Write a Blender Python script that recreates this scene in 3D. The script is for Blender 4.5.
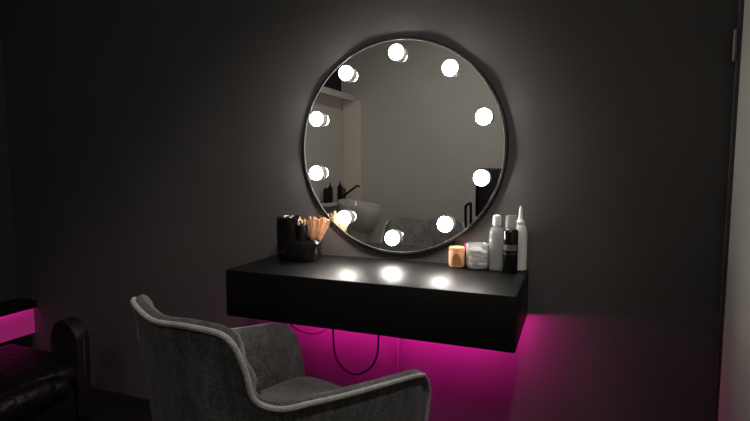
import bpy, bmesh, math, random
from mathutils import Vector, Matrix
random.seed(7)
for o in list(bpy.data.objects): bpy.data.objects.remove(o)
S = bpy.context.scene
COL = S.collection

# ------------------------------------------------------------------ camera
YAW, PITCH, ROLL, FPX = 0.3764, 0.0911, -0.0009, 505.72
fw = Vector((-math.sin(YAW)*math.cos(PITCH), math.cos(YAW)*math.cos(PITCH), -math.sin(PITCH)))
rt = Vector((math.cos(YAW), math.sin(YAW), 0)); up = rt.cross(fw)
r2 = rt*math.cos(ROLL)+up*math.sin(ROLL); u2 = -rt*math.sin(ROLL)+up*math.cos(ROLL)
cd = bpy.data.cameras.new('camera'); cam = bpy.data.objects.new('camera', cd); COL.objects.link(cam)
cd.sensor_fit = 'HORIZONTAL'; cd.sensor_width = 36.0; cd.lens = FPX/750*36.0; cd.clip_start = 0.02
M = Matrix((r2, u2, -fw)).transposed().to_4x4(); M.translation = (0.6274, -1.8482, 1.1722)
cam.matrix_world = M; S.camera = cam

# ------------------------------------------------------------------ world, exposure
W = bpy.data.worlds.new('world'); S.world = W; W.use_nodes = True
W.node_tree.nodes['Background'].inputs[0].default_value = (0, 0, 0, 1)
S.view_settings.view_transform = 'Standard'; S.view_settings.look = 'None'
S.view_settings.exposure = 0.0; S.view_settings.gamma = 1.0; S.view_settings.use_curve_mapping = False

BULB = 135.0            # radiance of the mirror bulbs
ROOM_LAMP = 29.0      # radiance of the flat ceiling lamp
SPOT = 120.0            # watts of the spotlight added to brighten armchair and wall
LED = 340.0             # radiance of the magenta strips
MAGENTA = (1.0, 0.015, 0.42)

# ------------------------------------------------------------------ materials
def mat(name, col, rough=0.5, spec=0.5, metal=0.0, noise=None, bump=None, coat=0.0, sheen=0.0, trans=0.0, ior=1.45, emit=None, estr=0.0, col2=None, alpha=None, sss=0.0):
    m = bpy.data.materials.new(name); m.use_nodes = True
    nt = m.node_tree; b = nt.nodes['Principled BSDF']
    b.inputs['Base Color'].default_value = (*col, 1); b.inputs['Roughness'].default_value = rough
    b.inputs['Specular IOR Level'].default_value = spec; b.inputs['Metallic'].default_value = metal
    b.inputs['Coat Weight'].default_value = coat; b.inputs['Sheen Weight'].default_value = sheen
    b.inputs['Transmission Weight'].default_value = trans; b.inputs['IOR'].default_value = ior
    if sss: b.inputs['Subsurface Weight'].default_value = sss; b.inputs['Subsurface Scale'].default_value = .02
    if emit: b.inputs['Emission Color'].default_value = (*emit, 1); b.inputs['Emission Strength'].default_value = estr
    if noise or bump:
        tc = nt.nodes.new('ShaderNodeTexCoord')
    if noise:
        n = nt.nodes.new('ShaderNodeTexNoise'); n.inputs['Scale'].default_value = noise[0]; n.inputs['Detail'].default_value = 4
        nt.links.new(tc.outputs['Object'], n.inputs['Vector'])
        r = nt.nodes.new('ShaderNodeValToRGB'); r.color_ramp.elements[0].position = .3; r.color_ramp.elements[1].position = .7
        lo = [c*(1-noise[1]) for c in col]; hi = list(col2) if col2 else [min(1, c*(1+noise[1])) for c in col]
        r.color_ramp.elements[0].color = (*lo, 1); r.color_ramp.elements[1].color = (*hi, 1)
        nt.links.new(n.outputs['Fac'], r.inputs['Fac']); nt.links.new(r.outputs['Color'], b.inputs['Base Color'])
    if bump:
        n2 = nt.nodes.new('ShaderNodeTexNoise'); n2.inputs['Scale'].default_value = bump[0]; n2.inputs['Detail'].default_value = 5
        nt.links.new(tc.outputs['Object'], n2.inputs['Vector'])
        bp = nt.nodes.new('ShaderNodeBump'); bp.inputs['Strength'].default_value = bump[1]; bp.inputs['Distance'].default_value = bump[2] if len(bump) > 2 else .002
        nt.links.new(n2.outputs['Fac'], bp.inputs['Height']); nt.links.new(bp.outputs['Normal'], b.inputs['Normal'])
    return m

def fabric_mat(name, a, b_):
    m = mat(name, a, rough=.95, spec=.15, sheen=.12)
    nt = m.node_tree; b = nt.nodes['Principled BSDF']; tc = nt.nodes.new('ShaderNodeTexCoord')
    n = nt.nodes.new('ShaderNodeTexNoise'); n.inputs['Scale'].default_value = 300; n.inputs['Detail'].default_value = 3
    n3 = nt.nodes.new('ShaderNodeTexNoise'); n3.inputs['Scale'].default_value = 38; n3.inputs['Detail'].default_value = 3
    mx = nt.nodes.new('ShaderNodeMix'); mx.data_type = 'FLOAT'; mx.inputs[0].default_value = .35
    mp = nt.nodes.new('ShaderNodeMapping'); mp.inputs['Scale'].default_value = (1, 1, .45)
    nt.links.new(tc.outputs['Object'], mp.inputs[0]); nt.links.new(mp.outputs[0], n.inputs['Vector']); nt.links.new(mp.outputs[0], n3.inputs['Vector'])
    nt.links.new(n.outputs['Fac'], mx.inputs[2]); nt.links.new(n3.outputs['Fac'], mx.inputs[3])
    r = nt.nodes.new('ShaderNodeValToRGB'); r.color_ramp.elements[0].position = .36; r.color_ramp.elements[1].position = .66
    r.color_ramp.elements[0].color = (*a, 1); r.color_ramp.elements[1].color = (*b_, 1)
    nt.links.new(mx.outputs[0], r.inputs[0]); nt.links.new(r.outputs[0], b.inputs['Base Color'])
    bp = nt.nodes.new('ShaderNodeBump'); bp.inputs['Strength'].default_value = .5; bp.inputs['Distance'].default_value = .003
    nt.links.new(n.outputs['Fac'], bp.inputs['Height']); nt.links.new(bp.outputs['Normal'], b.inputs['Normal'])
    return m

def emat(name, col, s):
    m = bpy.data.materials.new(name); m.use_nodes = True; nt = m.node_tree
    for n in list(nt.nodes): nt.nodes.remove(n)
    o = nt.nodes.new('ShaderNodeOutputMaterial'); e = nt.nodes.new('ShaderNodeEmission')
    e.inputs[0].default_value = (*col, 1); e.inputs[1].default_value = s; nt.links.new(e.outputs[0], o.inputs[0]); return m

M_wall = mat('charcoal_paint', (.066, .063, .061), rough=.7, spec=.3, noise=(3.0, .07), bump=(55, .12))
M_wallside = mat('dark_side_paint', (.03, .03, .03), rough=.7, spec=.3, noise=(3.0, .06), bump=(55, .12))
M_pale = mat('pale_paint', (.73, .705, .655), rough=.8, spec=.3, noise=(2.0, .03), bump=(60, .1))
M_ceil = mat('ceiling_paint', (.10, .10, .10), rough=.9, noise=(2.0, .03))
M_floor = mat('dark_floor', (.006, .006, .006), rough=.7, spec=.15, noise=(6, .25), bump=(30, .1))
M_door = mat('white_door_paint', (.31, .297, .277), rough=.55, spec=.3, noise=(4, .03))
M_trimdark = mat('dark_trim', (.03, .029, .028), rough=.5, noise=(5, .1))
M_hinge = mat('satin_steel', (.16, .155, .15), rough=.45, metal=.6, noise=(40, .1))
M_black = mat('black_lacquer', (.003, .003, .003), rough=.42, spec=.24, noise=(25, .25), bump=(160, .05, .0006))
M_frame = mat('black_metal', (.004, .004, .004), rough=.55, spec=.2, noise=(30, .2))
M_rim = mat('polished_rim', (.08, .078, .075), rough=.6, metal=0.0, noise=(30, .05))
M_highlight = mat('edge_highlight', (.5, .5, .5), rough=.3, metal=1.0, noise=(30, .05))  # bright metal for the highlight put on the headrest edge
M_mirror = mat('silvered_glass', (.86, .86, .84), rough=.0, metal=1.0)
M_bulb = emat('bulb_glow', (1.0, .935, .86), BULB)
M_base = mat('bulb_base', (.2, .195, .19), rough=.3, noise=(40, .1))
M_basering = mat('bulb_ring', (.75, .73, .7), rough=.15, coat=.5, noise=(40, .05))
M_led = emat('magenta_led', MAGENTA, LED)
M_led2 = emat('magenta_led_bench', MAGENTA, LED*.18)
M_ledhousing = mat('led_channel', (.5, .5, .5), rough=.4, noise=(40, .05))
M_cable = mat('black_cable', (.004, .004, .004), rough=.8, spec=.1, noise=(60, .2))
M_fab = fabric_mat('grey_tweed', (.018, .0177, .0172), (.098, .096, .093))
M_fabd = fabric_mat('grey_tweed_seat', (.025, .0245, .024), (.108, .105, .102))
M_pipe = fabric_mat('light_grey_piping', (.17, .165, .157), (.31, .30, .285))
M_leg = mat('black_leg', (.01, .01, .01), rough=.4, noise=(30, .2))
M_leather = mat('black_leather', (.004, .004, .004), rough=.38, spec=.3, noise=(20, .25), bump=(34, .7, .012))
M_gloss = mat('black_gloss_plastic', (.006, .006, .006), rough=.12, spec=.5, noise=(30, .2))
M_blackmat = mat('black_plastic', (.006, .006, .006), rough=.5, spec=.35, noise=(30, .2))
M_glass = mat('clear_glass', (.97, .97, .96), rough=.08, trans=1.0, ior=1.15)
M_jar = mat('jar_glass', (.93, .93, .91), rough=.10, trans=.78, ior=1.2, noise=(20, .03))
M_frost = mat('frosted_plastic', (.88, .88, .85), rough=.16, trans=.8, ior=1.2, noise=(20, .04))
M_white = mat('white_plastic', (.54, .53, .505), rough=.35, noise=(20, .04))
M_cotton = mat('cotton', (.62, .61, .58), rough=1, noise=(60, .12), bump=(90, .6, .004))
M_peach = mat('peach_wax', (.95, .50, .28), rough=.4, noise=(30, .08), sss=.2)
M_peachd = mat('brown_patch', (.42, .19, .09), rough=.5, noise=(30, .08))
M_wood = mat('tan_wood', (.90, .47, .26), rough=.6, noise=(50, .25))
M_label = mat('grey_label', (.10, .10, .097), rough=.5, noise=(45, .3))
M_pink = mat('magenta_plastic', (.7, .01, .28), rough=.3, noise=(30, .05))
M_ceramic = mat('white_ceramic', (.78, .75, .70), rough=.15, coat=.3, noise=(8, .03))
M_lamp = emat('ceiling_lamp_glow', (1.0, .955, .91), ROOM_LAMP)
M_litstripe = mat('lit_stripe_cream', (.95, .85, .76), rough=.6, noise=(3, .03))  # cream tone paints a warm stripe of light on the back wall
M_panelw = mat('glow_bench_panel', (.06, .06, .06), rough=.5, noise=(12, .12), emit=MAGENTA, estr=.19)  # magenta emission put in to even out the strip's light on the panel

# ------------------------------------------------------------------ helpers
def link(name, me, m=None, parent=None, loc=None, rz=0.0):
    o = bpy.data.objects.new(name, me); COL.objects.link(o)
    if m is not None: me.materials.append(m)
    if parent: o.parent = parent
    if loc is not None: o.location = loc
    if rz: o.rotation_euler = (0, 0, rz)
    return o
def bm_obj(name, bm, m, parent=None, loc=None, rz=0.0, smooth=True):
    bmesh.ops.recalc_face_normals(bm, faces=bm.faces)
    me = bpy.data.meshes.new(name); bm.to_mesh(me); bm.free()
    if smooth:
        me.polygons.foreach_set('use_smooth', [True]*len(me.polygons))
        try: me.set_sharp_from_angle(angle=math.radians(40))
        except Exception: pass
    return link(name, me, m, parent, loc, rz)
def empty(name, loc=(0, 0, 0), rz=0.0):
    o = bpy.data.objects.new(name, None); o.empty_display_size = .05; COL.objects.link(o); o.location = loc; o.rotation_euler = (0, 0, rz); return o
def tag(o, label, cat, group=None):
    o['label'] = label; o['category'] = cat
    if group: o['group'] = group
    return o
def struct(o, label=None, cat=None):
    o['kind'] = 'structure'
    if label: o['label'] = label
    if cat: o['category'] = cat
    return o
def box(bm, x0, x1, y0, y1, z0, z1, bev=0.0, seg=2):
    r = bmesh.ops.create_cube(bm, size=1.0)
    vs = r['verts']
    for v in vs: v.co = Vector(((x0+x1)/2+v.co.x*(x1-x0), (y0+y1)/2+v.co.y*(y1-y0), (z0+z1)/2+v.co.z*(z1-z0)))
    if bev:
        es = list({e for v in vs for e in v.link_edges})
        bmesh.ops.bevel(bm, geom=es, offset=bev, segments=seg, profile=.5, affect='EDGES')
    return bm
def nbox(name, m, *a, parent=None, bev=0.0, seg=2, loc=None, rz=0.0):
    return bm_obj(name, box(bmesh.new(), *a, bev=bev, seg=seg), m, parent, loc, rz)
def lathe(bm, prof, n=32, c=(0, 0, 0), axis='Z', cap=True):
    rings = []
    for r, h in prof:
        ring = []
        for i in range(n):
            a = 2*math.pi*i/n
            if axis == 'Z': p = (c[0]+r*math.cos(a), c[1]+r*math.sin(a), c[2]+h)
            else: p = (c[0]+r*math.cos(a), c[1]+h, c[2]+r*math.sin(a))
            ring.append(bm.verts.new(p))
        rings.append(ring)
    for a, b in zip(rings, rings[1:]):
        for i in range(n): bm.faces.new((a[i], a[(i+1) % n], b[(i+1) % n], b[i]))
    if cap:
        for ring in (rings[0], rings[-1]):
            try: bm.faces.new(ring)
            except Exception: pass
    return bm
def nlathe(name, m, prof, parent=None, n=32, loc=None, axis='Z', cap=True, c=(0, 0, 0)):
    return bm_obj(name, lathe(bmesh.new(), prof, n, c, axis, cap), m, parent, loc)
def catmull(pts, k=6, closed=False):
    pts = [Vector(p) for p in pts]; out = []; n = len(pts)
    for i in range(n if closed else n-1):
        if closed: p0, p1, p2, p3 = pts[i-1], pts[i], pts[(i+1) % n], pts[(i+2) % n]
        else: p0, p1, p2, p3 = pts[max(i-1, 0)], pts[i], pts[i+1], pts[min(i+2, n-1)]
        for j in range(k):
            t = j/k
            out.append(.5*((2*p1)+(-p0+p2)*t+(2*p0-5*p1+4*p2-p3)*t*t+(-p0+3*p1-3*p2+p3)*t**3))
    if not closed: out.append(pts[-1])
    return out
def tube(bm, pts, r, n=8, closed=False):
    pts = [Vector(p) for p in pts]; rings = []; N = len(pts); ref = None
    for i, p in enumerate(pts):
        a = pts[i-1] if (i > 0 or closed) else p; b = pts[(i+1) % N] if (i < N-1 or closed) else p
        t = (b-a).normalized()
        if ref is None: ref = Vector((0, 0, 1)) if abs(t.z) < .9 else Vector((1, 0, 0))
        u = (ref-t*ref.dot(t)).normalized(); v = t.cross(u); ref = u
        rr = r[i] if isinstance(r, (list, tuple)) else r
        rings.append([bm.verts.new(p+u*rr*math.cos(2*math.pi*k/n)+v*rr*math.sin(2*math.pi*k/n)) for k in range(n)])
    for i in range(N if closed else N-1):
        a, b = rings[i], rings[(i+1) % N]
        for k in range(n): bm.faces.new((a[k], a[(k+1) % n], b[(k+1) % n], b[k]))
    if not closed: bm.faces.new(rings[0]); bm.faces.new(rings[-1])
    return bm
def ntube(name, m, pts, r, parent=None, n=8, closed=False, loc=None):
    return bm_obj(name, tube(bmesh.new(), pts, r, n, closed), m, parent, loc)

# ------------------------------------------------------------------ room shell
XL, XR, YB, ZC = -2.2516, 1.077, -4.28, 2.95
struct(nbox('floor', M_floor, XL-.1, XR+.1, YB-.1, .1, -.1, 0))
struct(nbox('ceiling', M_ceil, XL-.1, XR+.1, YB-.1, .1, ZC, ZC+.1))
struct(nbox('wall_front', M_wall, XL-.1, XR+.1, 0, .1, 0, ZC))
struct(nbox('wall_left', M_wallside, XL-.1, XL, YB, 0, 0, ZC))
struct(nbox('wall_back', M_pale, XL-.1, XR+.1, YB-.1, YB, 0, ZC))
# right-hand wall with a white door set beside the corner
struct(nbox('wall_right', M_pale, XR+.03, XR+.13, YB, 0, 0, ZC))
struct(nbox('trim_1', M_trimdark, XR-.014, XR+.03, -.022, 0, 0, ZC, bev=.003))
d = struct(nbox('door_1', M_door, XR-.006, XR+.03, -.90, -.026, .01, 2.2, bev=.003))
d['label'] = 'plain white door leaf beside the dark wall'
for zc in (.30, 1.523):
    bm = bmesh.new(); lathe(bm, [(.0055, -.046), (.0055, .046)], 12, (XR-.0215, -.024, zc))
    for k in (-.018, .018): lathe(bm, [(.006, k-.002), (.006, k+.002)], 12, (XR-.0215, -.024, zc))
    h = bm_obj('hinge', bm, M_hinge, d)

# ------------------------------------------------------------------ floating shelf
ZT = .8006; SX0, SX1, SD, ST = -.5145, .4846, .4022, .1662
sh = empty('floating_shelf', (0, 0, ZT-ST))
tag(sh, 'thick black floating vanity shelf under the round mirror', 'shelf')
nbox('case', M_black, SX0, SX1, -SD, 0, 0, ST, parent=sh, bev=.003)
lh = nbox('led_channel', M_ledhousing, SX0+.035, SX1-.015, -.118, -.103, -.022, 0, parent=sh)
def strip(name, m, p0, p1, nrm, w, parent):          # thin flat strip from p0 to p1 facing nrm
    bm = bmesh.new(); p0, p1, nrm = Vector(p0), Vector(p1), Vector(nrm).normalized(); sd = (p1-p0).normalized().cross(nrm)*w/2
    vs = [bm.verts.new(p) for p in (p0-sd, p1-sd, p1+sd, p0+sd)]; bm.faces.new(vs)
    r = bmesh.ops.extrude_face_region(bm, geom=bm.faces[:])
    for g_ in r['geom']:
        if isinstance(g_, bmesh.types.BMVert): g_.co += nrm*.0015
    return bm_obj(name, bm, m, parent)
strip('led_strip', M_led, (SX0+.04, -.097, -.010), (SX1-.05, -.097, -.010), (0, 1, -.32), .014, lh)

# ------------------------------------------------------------------ round mirror with bulbs
MZ = .4339+ZT; MR = .411
mi = empty('vanity_mirror', (-.006, 0, MZ-MR))
tag(mi, 'large round wall mirror ringed with ten glowing bulbs', 'mirror')
bm = bmesh.new()
lathe(bm, [(MR-.020, 0), (MR, 0), (MR, -.0165), (MR-.003, -.0195), (MR-.0105, -.0195), (MR-.0105, -.013), (MR-.020, -.013), (MR-.020, 0)], 160, (0, 0, MR), 'Y', cap=False)
fr = bm_obj('frame', bm, M_frame, mi)
bm = bmesh.new(); lathe(bm, [(MR-.0120, -.0180), (MR-.0120, -.0198), (MR-.0112, -.0203), (MR-.0104, -.0198)], 160, (0, 0, MR), 'Y', cap=False)
bm_obj('rim', bm, M_rim, fr)
bm = bmesh.new(); lathe(bm, [(MR-.0112, -.0135), (MR-.0112, -.018)], 160, (0, 0, MR), 'Y')
g = bm_obj('mirror_glass', bm, M_mirror, mi, smooth=False)
RB = .3465; gl = None
for i in range(10):
    a = math.radians(90-36*i)-.0204
    x, z = RB*math.cos(a)-.003, MR+.003+RB*math.sin(a)
    if gl is None:
        bm = bmesh.new(); prof = []
        for k in range(13):
            t = math.pi*(.02+.49*k/12)
            prof.append((.028*math.sin(t), -.0215-.028*math.cos(t)))
        lathe(bm, prof, 28, axis='Y'); gl = bm_obj('bulb', bm, M_bulb, mi)
        bm = bmesh.new(); lathe(bm, [(.0265, 0), (.0272, -.002), (.0272, -.0195), (.0292, -.0205), (.0292, -.0225), (.026, -.0226)], 28, axis='Y'); bs = bm_obj('bulb_base', bm, M_base, gl)
        o = gl
    else:
        o = gl.copy(); COL.objects.link(o)
        for ch in (bs,): c = ch.copy(); COL.objects.link(c); c.parent = o
    o.parent = mi; o.location = (x, -.018, z)

# ------------------------------------------------------------------ cables and conduit under the shelf
ZS = ZT-ST
cb = catmull([(-.256, -.08, ZS), (-.253, -.08, .505), (-.243, -.08, .411), (-.209, -.08, .363), (-.153, -.08, .345), (-.093, -.08, .381), (-.064, -.08, .437), (-.057, -.08, .52), (-.057, -.08, ZS)], 6)
tag(ntube('power_cable', M_cable, cb, .0040), 'black power cable hanging in a deep loop under the shelf', 'cable')
cb = catmull([(-.50, -.06, ZS), (-.49, -.06, .54), (-.44, -.06, .495), (-.377, -.06, .478), (-.331, -.06, .484), (-.29, -.06, .51), (-.27, -.06, .56), (-.268, -.06, ZS)], 6)
tag(ntube('thin_cable', M_cable, cb, .0022), 'thin black cord sagging shallowly under the shelf', 'cable')
tag(nbox('cable_conduit', M_wall, -.012, .004, -.010, 0, 0, ZS, bev=.003), 'narrow painted cable conduit running down the wall below the shelf', 'conduit')

# ------------------------------------------------------------------ tub armchair
CB = Vector((-.168, -.973, 0)); CRZ = -.354
ch = empty('tub_armchair', CB, CRZ)      # local x = right, local y = forward
tag(ch, 'dark grey tweed tub armchair with pale piping facing the vanity shelf', 'armchair')
half = [(.285, .525, .573), (.290, .503, .615), (.304, .456, .643), (.300, .33, .660), (.299, .20, .679), (.293, .10, .694), (.276, .040, .699), (.251, .000, .722), (.238, -.010, .774), (.222, -.024, .829), (.19, -.037, .851), (.12, -.067, .858), (0, -.080, .848)]
full = half + [(-x, y, z) for x, y, z in reversed(half[:-1])]
rim = catmull(full, 5)
CEN = Vector((0, .27, 0))
def shell_pt(i, z, inset):
    p = rim[i]; top = p.z
    d = max(0, top-z)
    k = 1-.30*d if d < .5 else .85
    q = Vector((p.x*k, CEN.y+(p.y-CEN.y)*(1-.27*d), z))
    # inward direction from rim tangent
    a = rim[max(i-1, 0)]; b = rim[min(i+1, len(rim)-1)]
    t = Vector((b.x-a.x, b.y-a.y, 0))
    if t.length < 1e-6: t = Vector((0, -1, 0))
    t.normalize(); nrm = Vector((t.y, -t.x, 0))
    if nrm.dot(Vector((0, .32, 0))-Vector((p.x, p.y, 0))) < 0: nrm = -nrm
    if p.y > .46:                                      # front of the arm: inset sideways only
        nrm = Vector((-1 if p.x > 0 else 1, 0, 0))
    return q+nrm*inset
bm = bmesh.new(); cols = []
ZB = .29
for i in range(len(rim)):
    top = rim[i].z; col = []
    for k in range(9): z = ZB+(top-.012-ZB)*k/8; col.append(shell_pt(i, z, 0))
    for dz, ins in ((-.004, .003), (.003, .010), (.005, .019), (-.001, .029), (-.014, .036), (-.035, .041)): col.append(shell_pt(i, top+dz, ins))
    for k in range(1, 7): z = (top-.04)+(.36-(top-.04))*k/6; col.append(shell_pt(i, z, .042+.02*math.sin(k/6*math.pi)))
    cols.append([bm.verts.new(p) for p in col])
for a, b in zip(cols, cols[1:]):
    for k in range(len(a)-1): bm.faces.new((a[k], a[k+1], b[k+1], b[k]))
    bm.faces.new((a[-1], a[0], b[0], b[-1]))
for c in (cols[0], cols[-1]): bm.faces.new(c)
shell = bm_obj('tub_shell', bm, M_fab, ch)
# piping along the outer rim and down the arm fronts
pp = [shell_pt(i, rim[i].z-.005, -.001) for i in range(len(rim))]
fr_ = [shell_pt(0, z, .0)+Vector((0, .004, 0)) for z in (.32, .40, .48, .53)]
fl_ = [shell_pt(len(rim)-1, z, .0)+Vector((0, .004, 0)) for z in (.53, .48, .40, .32)]
ntube('piping', M_pipe, fr_+pp+fl_, .0062, shell, 8)
# seat cushion
bm = bmesh.new(); rows = []
NS = 16
for iy in range(NS+1):
    fy = iy/NS; y = .045+fy*.485; row = []
    for ix in range(NS+1):
        fx = -1+2*ix/NS; wv = .226+.022*min(1, fy*2)
        x = fx*wv*(1-.10*max(0, 1-fy*5)**2-.05*max(0, (fy-.85)/.15)**2)
        z = .488 - .03*abs(fx)**6 - .03*max(0, (fy-.85)/.15)**3 + .012*math.cos(fx*1.5)*math.sin(fy*3)
        row.append((x, y+.012*(1-fx*fx)*(fy > .9), z))
    rows.append(row)
topv = [[bm.verts.new(p) for p in r] for r in rows]; botv = [[bm.verts.new((p[0]*.97, p[1]*.98, .33)) for p in r] for r in rows]
for A in (topv, botv):
    for i in range(NS):
        for j in range(NS): bm.faces.new((A[i][j], A[i][j+1], A[i+1][j+1], A[i+1][j]))
for i in range(NS):
    for s in (0, NS):
        bm.faces.new((topv[i][s], topv[i+1][s], botv[i+1][s], botv[i][s])); bm.faces.new((topv[s][i], topv[s][i+1], botv[s][i+1], botv[s][i]))
bm_obj('seat_cushion', bm, M_fabd, ch)
nbox('seat_base', M_fab, -.235, .235, .06, .47, .285, .335, parent=ch, bev=.012)
for sx in (-1, 1):
    for y0, y1 in ((.10, .03), (.44, .49)):
        ntube('leg', M_leg, [(sx*.19, y0, .29), (sx*.235, y1, 0)], [.018, .011], ch, 12)

# ------------------------------------------------------------------ black tool organiser on the shelf
OX, OY = -.376, -.122
org = empty('tool_organizer', (OX, OY, ZT))
tag(org, 'glossy black stepped tool organizer standing at the shelf end', 'organizer')
bm = bmesh.new(); N = 64; cols = []
for i in range(N):
    a = 2*math.pi*i/N
    # tall wall on the left and back, low tub at the front right
    d = (a-math.radians(192)+math.pi) % (2*math.pi)-math.pi
    t = min(1, max(0, (abs(d)-math.radians(78))/math.radians(20))); t = t*t*(3-2*t)
    h = .166*(1-t)+.082*t
    rx, ry = .093, .072
    f = lambda r, z: bm.verts.new((rx*r*math.cos(a), ry*r*math.sin(a), z))
    cols.append([f(.90, 0), f(.96, .006), f(1.0, .03), f(1.0+.02*t, h-.02), f(.99+.02*t, h-.006), f(.965+.02*t, h), f(.93, h-.003), f(.91, h-.012), f(.90, .045)])
for i in range(N):
    A, B = cols[i], cols[(i+1) % N]
    for k in range(8): bm.faces.new((A[k], A[k+1], B[k+1], B[k]))
bm.faces.new([c[0] for c in cols]); bm.faces.new([c[-1] for c in cols])
bm_obj('body', bm, M_gloss, org)
bm = bmesh.new()
for (x, y, r, h) in ((-.035, .012, .036, .158),):
    lathe(bm, [(r, .046), (r, h), (r-.003, h+.002), (r-.005, h), (r-.005, .06)], 28, (x, y, 0))
bm_obj('inner_cup', bm, M_gloss, org)
bm = bmesh.new(); lathe(bm, [(.019, .046), (.020, .135), (.018, .137), (.017, .134), (.016, .06)], 24, (.022, -.012, 0)); bm_obj('tool_cup', bm, M_blackmat, org)
bm = bmesh.new(); lathe(bm, [(.017, .046), (.021, .108), (.0195, .108), (.0155, .05)], 24, (.068, .0, 0)); bm_obj('clear_cup', bm, M_glass, org)
# wooden spatulas fanning out of the clear cup, dark brushes in the tool cup
def spatula(x, y, z, dx, dy, L, w, rot):
    bm = bmesh.new(); n = 9; prof = []
    for k in range(n):
        t = k/(n-1); ww = w*(.55+.45*t) if t < .85 else w*math.sqrt(max(0.05, 1-((t-.85)/.17)**2))
        prof.append((ww/2, t*L))
    A = [[bm.verts.new((s*p, q, h)) for p, h in prof] for s, q in ((-1, -.0012), (1, -.0012), (1, .0012), (-1, .0012))]
    for i in range(4):
        a, b = A[i], A[(i+1) % 4]
        for k in range(n-1): bm.faces.new((a[k], b[k], b[k+1], a[k+1]))
    bm.faces.new([a[0] for a in A]); bm.faces.new([a[-1] for a in A])
    o = bm_obj('wooden_spatula', bm, M_wood, None)
    dirv = Vector((dx, dy, 1)).normalized()
    o.rotation_mode = 'QUATERNION'
    o.rotation_quaternion = Vector((0, 0, 1)).rotation_difference(dirv) @ Matrix.Rotation(rot, 4, 'Z').to_quaternion()
    o.location = (x, y, z)
    return tag(o, 'tan wooden spatula in the fanned bunch standing in the black organizer', 'spatula', 'tan spatulas fanned out in the organizer')
for i in range(15):
    fx = -1+2*i/14
    spatula(OX+.070+.008*fx, OY+random.uniform(-.006, .006), ZT+.052, .16+.34*fx+random.uniform(-.03, .03), random.uniform(-.15, .15), .116+random.uniform(-.010, .008), .0145, random.uniform(-.6, .6))
for i in range(5):
    a = i*1.3
    p0 = Vector((OX+.022+.006*math.cos(a), OY-.012+.006*math.sin(a), ZT+.062)); dv = Vector((.09*math.cos(a)-.02, .09*math.sin(a), 1)).normalized()
    L = .075+.008*(i % 3)
    br = empty('makeup_brush', p0)
    tag(br, 'slim makeup brush with tan tip standing in the black organizer cup', 'brush', 'slim brushes in the organizer cup')
    ntube('handle', M_blackmat, [Vector((0, 0, 0)), dv*L], [.0028, .0036], br, 8)
    ntube('bristles', M_wood, [dv*L, dv*(L+.008), dv*(L+.016)], [.0036, .0042, .0015], br, 8)

# ------------------------------------------------------------------ cosmetics on the right of the shelf
def at(x, y): return (x, y, ZT)
c = empty('candle_jar', at(.235, -.045)); tag(c, 'peach coloured candle jar beside the clear cotton jar', 'candle')
nlathe('jar_body', M_peach, [(.024, 0), (.0275, .003), (.0285, .012), (.0285, .066), (.027, .072), (.0245, .0725), (.0235, .064), (.0, .062)], c, 32, cap=False)
bm = bmesh.new(); n = 14; lab = []
for i in range(n+1):
    a = math.radians(-62+(-40)-18+i*(80/n)); s = math.sin(math.pi*i/n)
    lab.append([bm.verts.new((.0288*math.cos(a), .0288*math.sin(a), h)) for h in (.008, .012+.040*math.sqrt(max(0, s)))])
for a, b in zip(lab, lab[1:]): bm.faces.new((a[0], b[0], b[1], a[1]))
bm_obj('arched_patch', bm, M_peachd, c)  # brown arched patch on the side of the jar
nlathe('glass_rim', M_glass, [(.0287, .060), (.0292, .074), (.0285, .0755), (.0275, .074), (.0272, .0665)], c, 32, cap=False)
c = empty('lip_gloss', at(.266, -.022)); tag(c, 'tiny magenta tipped lip gloss tube behind the candle jar', 'lip gloss')
nlathe('tube', M_glass, [(.007, 0), (.007, .055)], c, 16); nlathe('cap', M_pink, [(.0072, .055), (.0066, .078), (.004, .084)], c, 16)

c = empty('cotton_jar', at(.310, -.046)); tag(c, 'clear glass jar filled with white cotton pads', 'jar')
nlathe('glass', M_jar, [(.034, 0), (.039, .004), (.040, .012), (.040, .082), (.0408, .086), (.0395, .088), (.0382, .086), (.0378, .012), (.034, .007), (.001, .006)], c, 40, cap=False)
rnd = random.Random(3)
for i in range(12):
    a = i*2.1; rr = .0125; z = .0085+.0048*i
    bm = bmesh.new(); lathe(bm, [(.004, 0), (.019, .001), (.0225, .005), (.0215, .0095), (.014, .0125), (.003, .013)], 20)
    o = bm_obj('cotton_pad', bm, M_cotton, None); o.location = (.310+rr*math.cos(a), -.046+rr*math.sin(a), ZT+z)
    o.rotation_euler = (rnd.uniform(-.3, .3), rnd.uniform(-.3, .3), 0)
    tag(o, 'round white cotton pad inside the clear glass jar', 'cotton pad', 'cotton pads in the glass jar')

c = empty('spray_bottle', at(.378, -.056)); tag(c, 'frosted clear round shouldered bottle with white cap between jar and black bottle', 'bottle')
nlathe('bottle_body', M_frost, [(.022, 0), (.0255, .004), (.0265, .012), (.0265, .125), (.025, .138), (.019, .150), (.0125, .156), (.012, .160), (.0, .160)], c, 32, cap=False)
nlathe('liquid', M_glass, [(.0, .004), (.023, .006), (.0245, .012), (.0245, .075), (0, .075)], c, 32, cap=False)
nlathe('cap', M_white, [(.0125, .158), (.0148, .160), (.0148, .186), (.0125, .193), (.006, .196), (.0, .196)], c, 24, cap=False)

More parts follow.
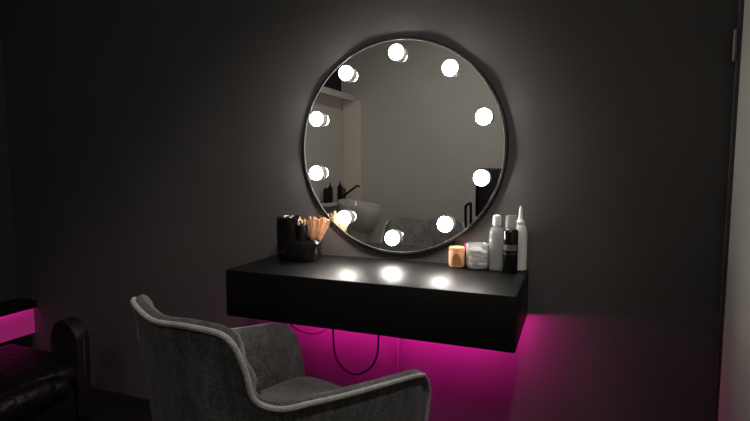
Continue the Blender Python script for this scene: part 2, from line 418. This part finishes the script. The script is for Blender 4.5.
c = empty('black_bottle', at(.428, -.075)); tag(c, 'slim black bottle with clear cap and grey label band', 'bottle')
nlathe('bottle_body', M_gloss, [(.023, 0), (.0255, .003), (.0255, .140), (.0245, .146), (.020, .150), (0, .150)], c, 32, cap=False)
nlathe('clear_cap', M_frost, [(.0185, .150), (.0185, .192), (.017, .197), (0, .197)], c, 28, cap=False)
nlathe('label_band', M_label, [(.0257, .078), (.0257, .098)], c, 32, cap=False)
nlathe('label_line', M_label, [(.0257, .066), (.0257, .0675)], c, 32, cap=False)

c = empty('squeeze_bottle', at(.455, -.027)); tag(c, 'white squeeze bottle with a pointed nozzle behind the black bottle', 'bottle')
nlathe('bottle_body', M_white, [(.021, 0), (.0245, .004), (.0245, .128), (.022, .148), (.016, .160), (.0, .162)], c, 32, cap=False)
nlathe('nozzle', M_white, [(.0155, .158), (.0155, .172), (.010, .178), (.0075, .19), (.0058, .214), (.0035, .226), (0, .227)], c, 24, cap=False)

# ------------------------------------------------------------------ low bench with magenta light on the left wall
b = empty('low_bench', (XL+.002, 0, 0)); tag(b, 'low black bench with magenta light glowing under its lip', 'bench')
nbox('bench_top', M_black, 0, .146, -1.9, 0, .405, .43, parent=b, bev=.002)
nbox('front_panel', M_panelw, .0, .118, -1.88, 0, .245, .405, parent=b)  # own glow stands in for light falling from the strip
nbox('lip', M_black, .138, .146, -1.9, 0, .390, .405, parent=b)
nbox('plinth', M_frame, 0, .09, -1.85, 0, 0, .245, parent=b)
lc = nbox('led_channel', M_ledhousing, .133, .138, -1.8, -.02, .392, .405, parent=b)
strip('led_strip', M_led2, (.131, -1.8, .397), (.131, -.02, .397), (-1, 0, -.35), .006, lc)

# ------------------------------------------------------------------ black leather treatment couch
k = empty('treatment_couch', (-1.60, -1.1, 0)); tag(k, 'black leather treatment couch with an upright rounded headrest by the wall', 'couch')
def pad(name, x0, x1, y0, y1, z0, z1, bev, parent, sag=.0, seg=5, sub=True):
    bm = box(bmesh.new(), x0, x1, y0, y1, z0, z1, bev, seg)
    o = bm_obj(name, bm, M_leather, parent); return o
p = pad('mattress', -.33, .28, -.75, .72, .18, .285, .05, k)
pad('side_bolster', .205, .305, -.74, .63, .19, .308, .048, k)
pad('head_pad', -.34, .22, .52, .86, .20, .305, .05, k)
# upright headrest, rounded top
bm = bmesh.new(); pr = []
for i in range(25):
    a = math.pi*i/24; pr.append((.084*math.cos(a), .40+.088*math.sin(a)))
pr = [(.074, .05)]+pr+[(-.074, .05)]
lay = []
for y, s in ((-.026, .90), (-.032, .96), (-.025, 1.0), (.025, 1.0), (.032, .96), (.026, .90)):
    lay.append([bm.verts.new((x*s, y, .25+(z-.25)*(s if z > .25 else 1))) for x, z in pr])
for A, B in zip(lay, lay[1:]):
    n = len(A)
    for i in range(n): bm.faces.new((A[i], A[(i+1) % n], B[(i+1) % n], B[i]))
bm.faces.new(lay[0]); bm.faces.new(lay[-1])
hr = bm_obj('headrest', bm, M_blackmat, k, loc=(.145, .80, 0))
ntube('highlight_strip', M_highlight, [(.0868, 0, .41), (.0858, 0, .37), (.082, 0, .30), (.080, 0, .24)], .004, hr, 8)  # thin bright strip added as a highlight down the headrest's edge
nbox('plinth', M_frame, -.26, .25, -.66, .74, 0, .21, parent=k, bev=.02)

# ------------------------------------------------------------------ far side of the room, seen in the mirror
struct(nbox('trim_2', M_pale, XL, XL+.02, YB, -3.0, 0, 2.03), 'pale wall lining below the pelmet behind the basin')
struct(nbox('trim_3', M_litstripe, XL+.025, XL+.275, YB, YB+.015, 0, 1.99, bev=.004), 'tall cream panel standing in for a warm stripe of light by the corner')  # thin panel added to paint the warm light stripe beside the corner
pe = empty('pelmet_shelf', (XL, 0, 2.0)); tag(pe, 'pale pelmet shelf running along the wall above the wash basin', 'pelmet')
nbox('board', M_pale, 0, .19, YB, -3.0, .03, .055, parent=pe, bev=.002)
nbox('fascia', M_pale, .175, .19, YB, -3.0, -.02, .03, parent=pe, bev=.002)
l = empty('ceiling_lamp', (-.5, -2.78, ZC-.05)); tag(l, 'flat round ceiling lamp in the rear of the room', 'ceiling lamp')
nlathe('housing', M_white, [(.20, 0), (.215, 0), (.22, .006), (.22, .048), (.21, .05)], l, 48)
nlathe('diffuser', M_lamp, [(.001, -.001), (.198, -.001), (.199, .0)], l, 48, cap=False)

sp = empty('added_spotlight', (.80, -1.45, ZC)); tag(sp, 'black ceiling spotlight added to light the armchair', 'spotlight')  # unseen fixture added to brighten the armchair and front wall
nlathe('mount', M_frame, [(.05, -.02), (.055, -.015), (.055, 0)], sp, 28)
ntube('stem', M_frame, [(0, 0, -.015), (0, 0, -.07)], .008, sp, 10)
aim = (Vector((-.30, -.30, .60))-Vector((.80, -1.45, ZC-.10))).normalized(); q = Vector((0, 0, -1)).rotation_difference(aim)
cn = nlathe('can', M_frame, [(.03, .05), (.045, .03), (.045, -.06), (.042, -.06), (.042, .0), (0, .0)], sp, 32, loc=(0, 0, -.10), cap=False)
cn.rotation_mode = 'QUATERNION'; cn.rotation_quaternion = q
ld = bpy.data.lights.new('added_beam', 'SPOT'); ld.energy = SPOT; ld.color = (1.0, .95, .9); ld.spot_size = math.radians(58); ld.spot_blend = 1.0; ld.shadow_soft_size = .06
lo = bpy.data.objects.new('added_beam', ld); COL.objects.link(lo); lo.parent = sp; lo.location = Vector((0, 0, -.10))+aim*.07
lo.rotation_mode = 'QUATERNION'; lo.rotation_quaternion = q

wb = empty('wash_basin', (XL, -3.92, 0)); tag(wb, 'white ceramic wash basin with a slanted black tap', 'basin')
nbox('deck', M_ceramic, .02, .20, -.30, .42, .67, .71, parent=wb, bev=.01)
nlathe('pedestal', M_ceramic, [(.15, 0), (.14, .03), (.10, .10), (.10, .34), (.14, .42)], wb, 32, loc=(.40, .02, 0))
bm = bmesh.new(); n = 40; cols = []
for i in range(n):
    a = 2*math.pi*i/n; ca, sa = math.cos(a), math.sin(a)
    ca2 = math.copysign(abs(ca)**.8, ca); sa2 = math.copysign(abs(sa)**.8, sa)
    def f(r, z): return bm.verts.new((.42+.26*r*ca2, .02+.25*r*sa2, z-.08-.05*ca*r))
    cols.append([f(.30, .42), f(.62, .47), f(.86, .57), f(.97, .68), f(1.03, .755), f(1.0, .77), f(.94, .76), f(.86, .68), f(.68, .59), f(.3, .54)])
for i in range(n):
    A, B = cols[i], cols[(i+1) % n]
    for q in range(9): bm.faces.new((A[q], A[q+1], B[q+1], B[q]))
bm.faces.new([c_[0] for c_ in cols]); bm.faces.new([c_[-1] for c_ in cols])
bm_obj('bowl', bm, M_ceramic, wb)
tp = ntube('tap', M_blackmat, [(.15, .0, .70), (.15, .0, .75), (.19, 0, .78), (.38, 0, .91), (.41, 0, .90)], [.02, .02, .015, .012, .014], wb, 10)
ntube('tap_lever', M_blackmat, [(.13, .0, .76), (.09, .02, .82)], .008, tp, 8)
for i, (dx, dy, h, r, m_, nm) in enumerate(((.10, .30, .23, .034, M_blackmat, 'tall black pump bottle nearest the room on the basin deck'), (.10, .19, .25, .030, M_blackmat, 'tall black bottle on the basin deck beside the white topped one'), (.11, .09, .20, .028, M_white, 'short pale bottle between black ones on the basin deck'), (.10, -.09, .26, .033, M_blackmat, 'black bottle on the basin deck just behind the tap'), (.09, -.22, .20, .030, M_label, 'grey bottle on the basin deck close to the corner'))):
    t_ = empty('salon_bottle', (XL+dx, -3.92+dy, .7105)); tag(t_, nm, 'bottle', 'bottles on the wash basin deck')
    nlathe('bottle_body', m_, [(r*.9, 0), (r, .006), (r, h*.68), (r*.8, h*.74), (r*.35, h*.78)], t_, 20)
    nlathe('pump', M_white if i in (0, 4) else m_, [(r*.4, h*.78), (r*.4, h*.86), (r*.16, h*.87), (r*.16, h*1.0)], t_, 12)

# styling chair in the rear of the room
sc = empty('styling_chair', (-.06, -3.20, 0), math.radians(-4)); tag(sc, 'black salon styling chair with tubular loop arms and hydraulic base', 'chair')
nbox('seat', M_leather, -.25, .25, -.24, .24, .50, .60, parent=sc, bev=.035, seg=4)
nbox('backrest', M_leather, -.25, .25, -.30, -.22, .62, 1.13, parent=sc, bev=.035, seg=4)
for sx in (-1, 1):
    ntube('arm', M_frame, catmull([(sx*.29, -.24, .54), (sx*.295, -.24, .73), (sx*.295, -.21, .77), (sx*.295, .14, .77), (sx*.295, .17, .73), (sx*.29, .17, .54)], 5), .013, sc, 10)
    nbox('arm_bracket', M_frame, min(sx*.2, sx*.295), max(sx*.2, sx*.295), -.2, .14, .525, .545, parent=sc)
ntube('back_post', M_frame, [(0, -.26, .70), (0, -.27, .55), (0, -.15, .50)], .016, sc, 10)
nlathe('column', M_hinge, [(.05, .03), (.05, .25), (.03, .26), (.03, .50)], sc, 24)
nlathe('foot_plate', M_hinge, [(.30, 0), (.30, .012), (.10, .035), (.05, .04)], sc, 48)
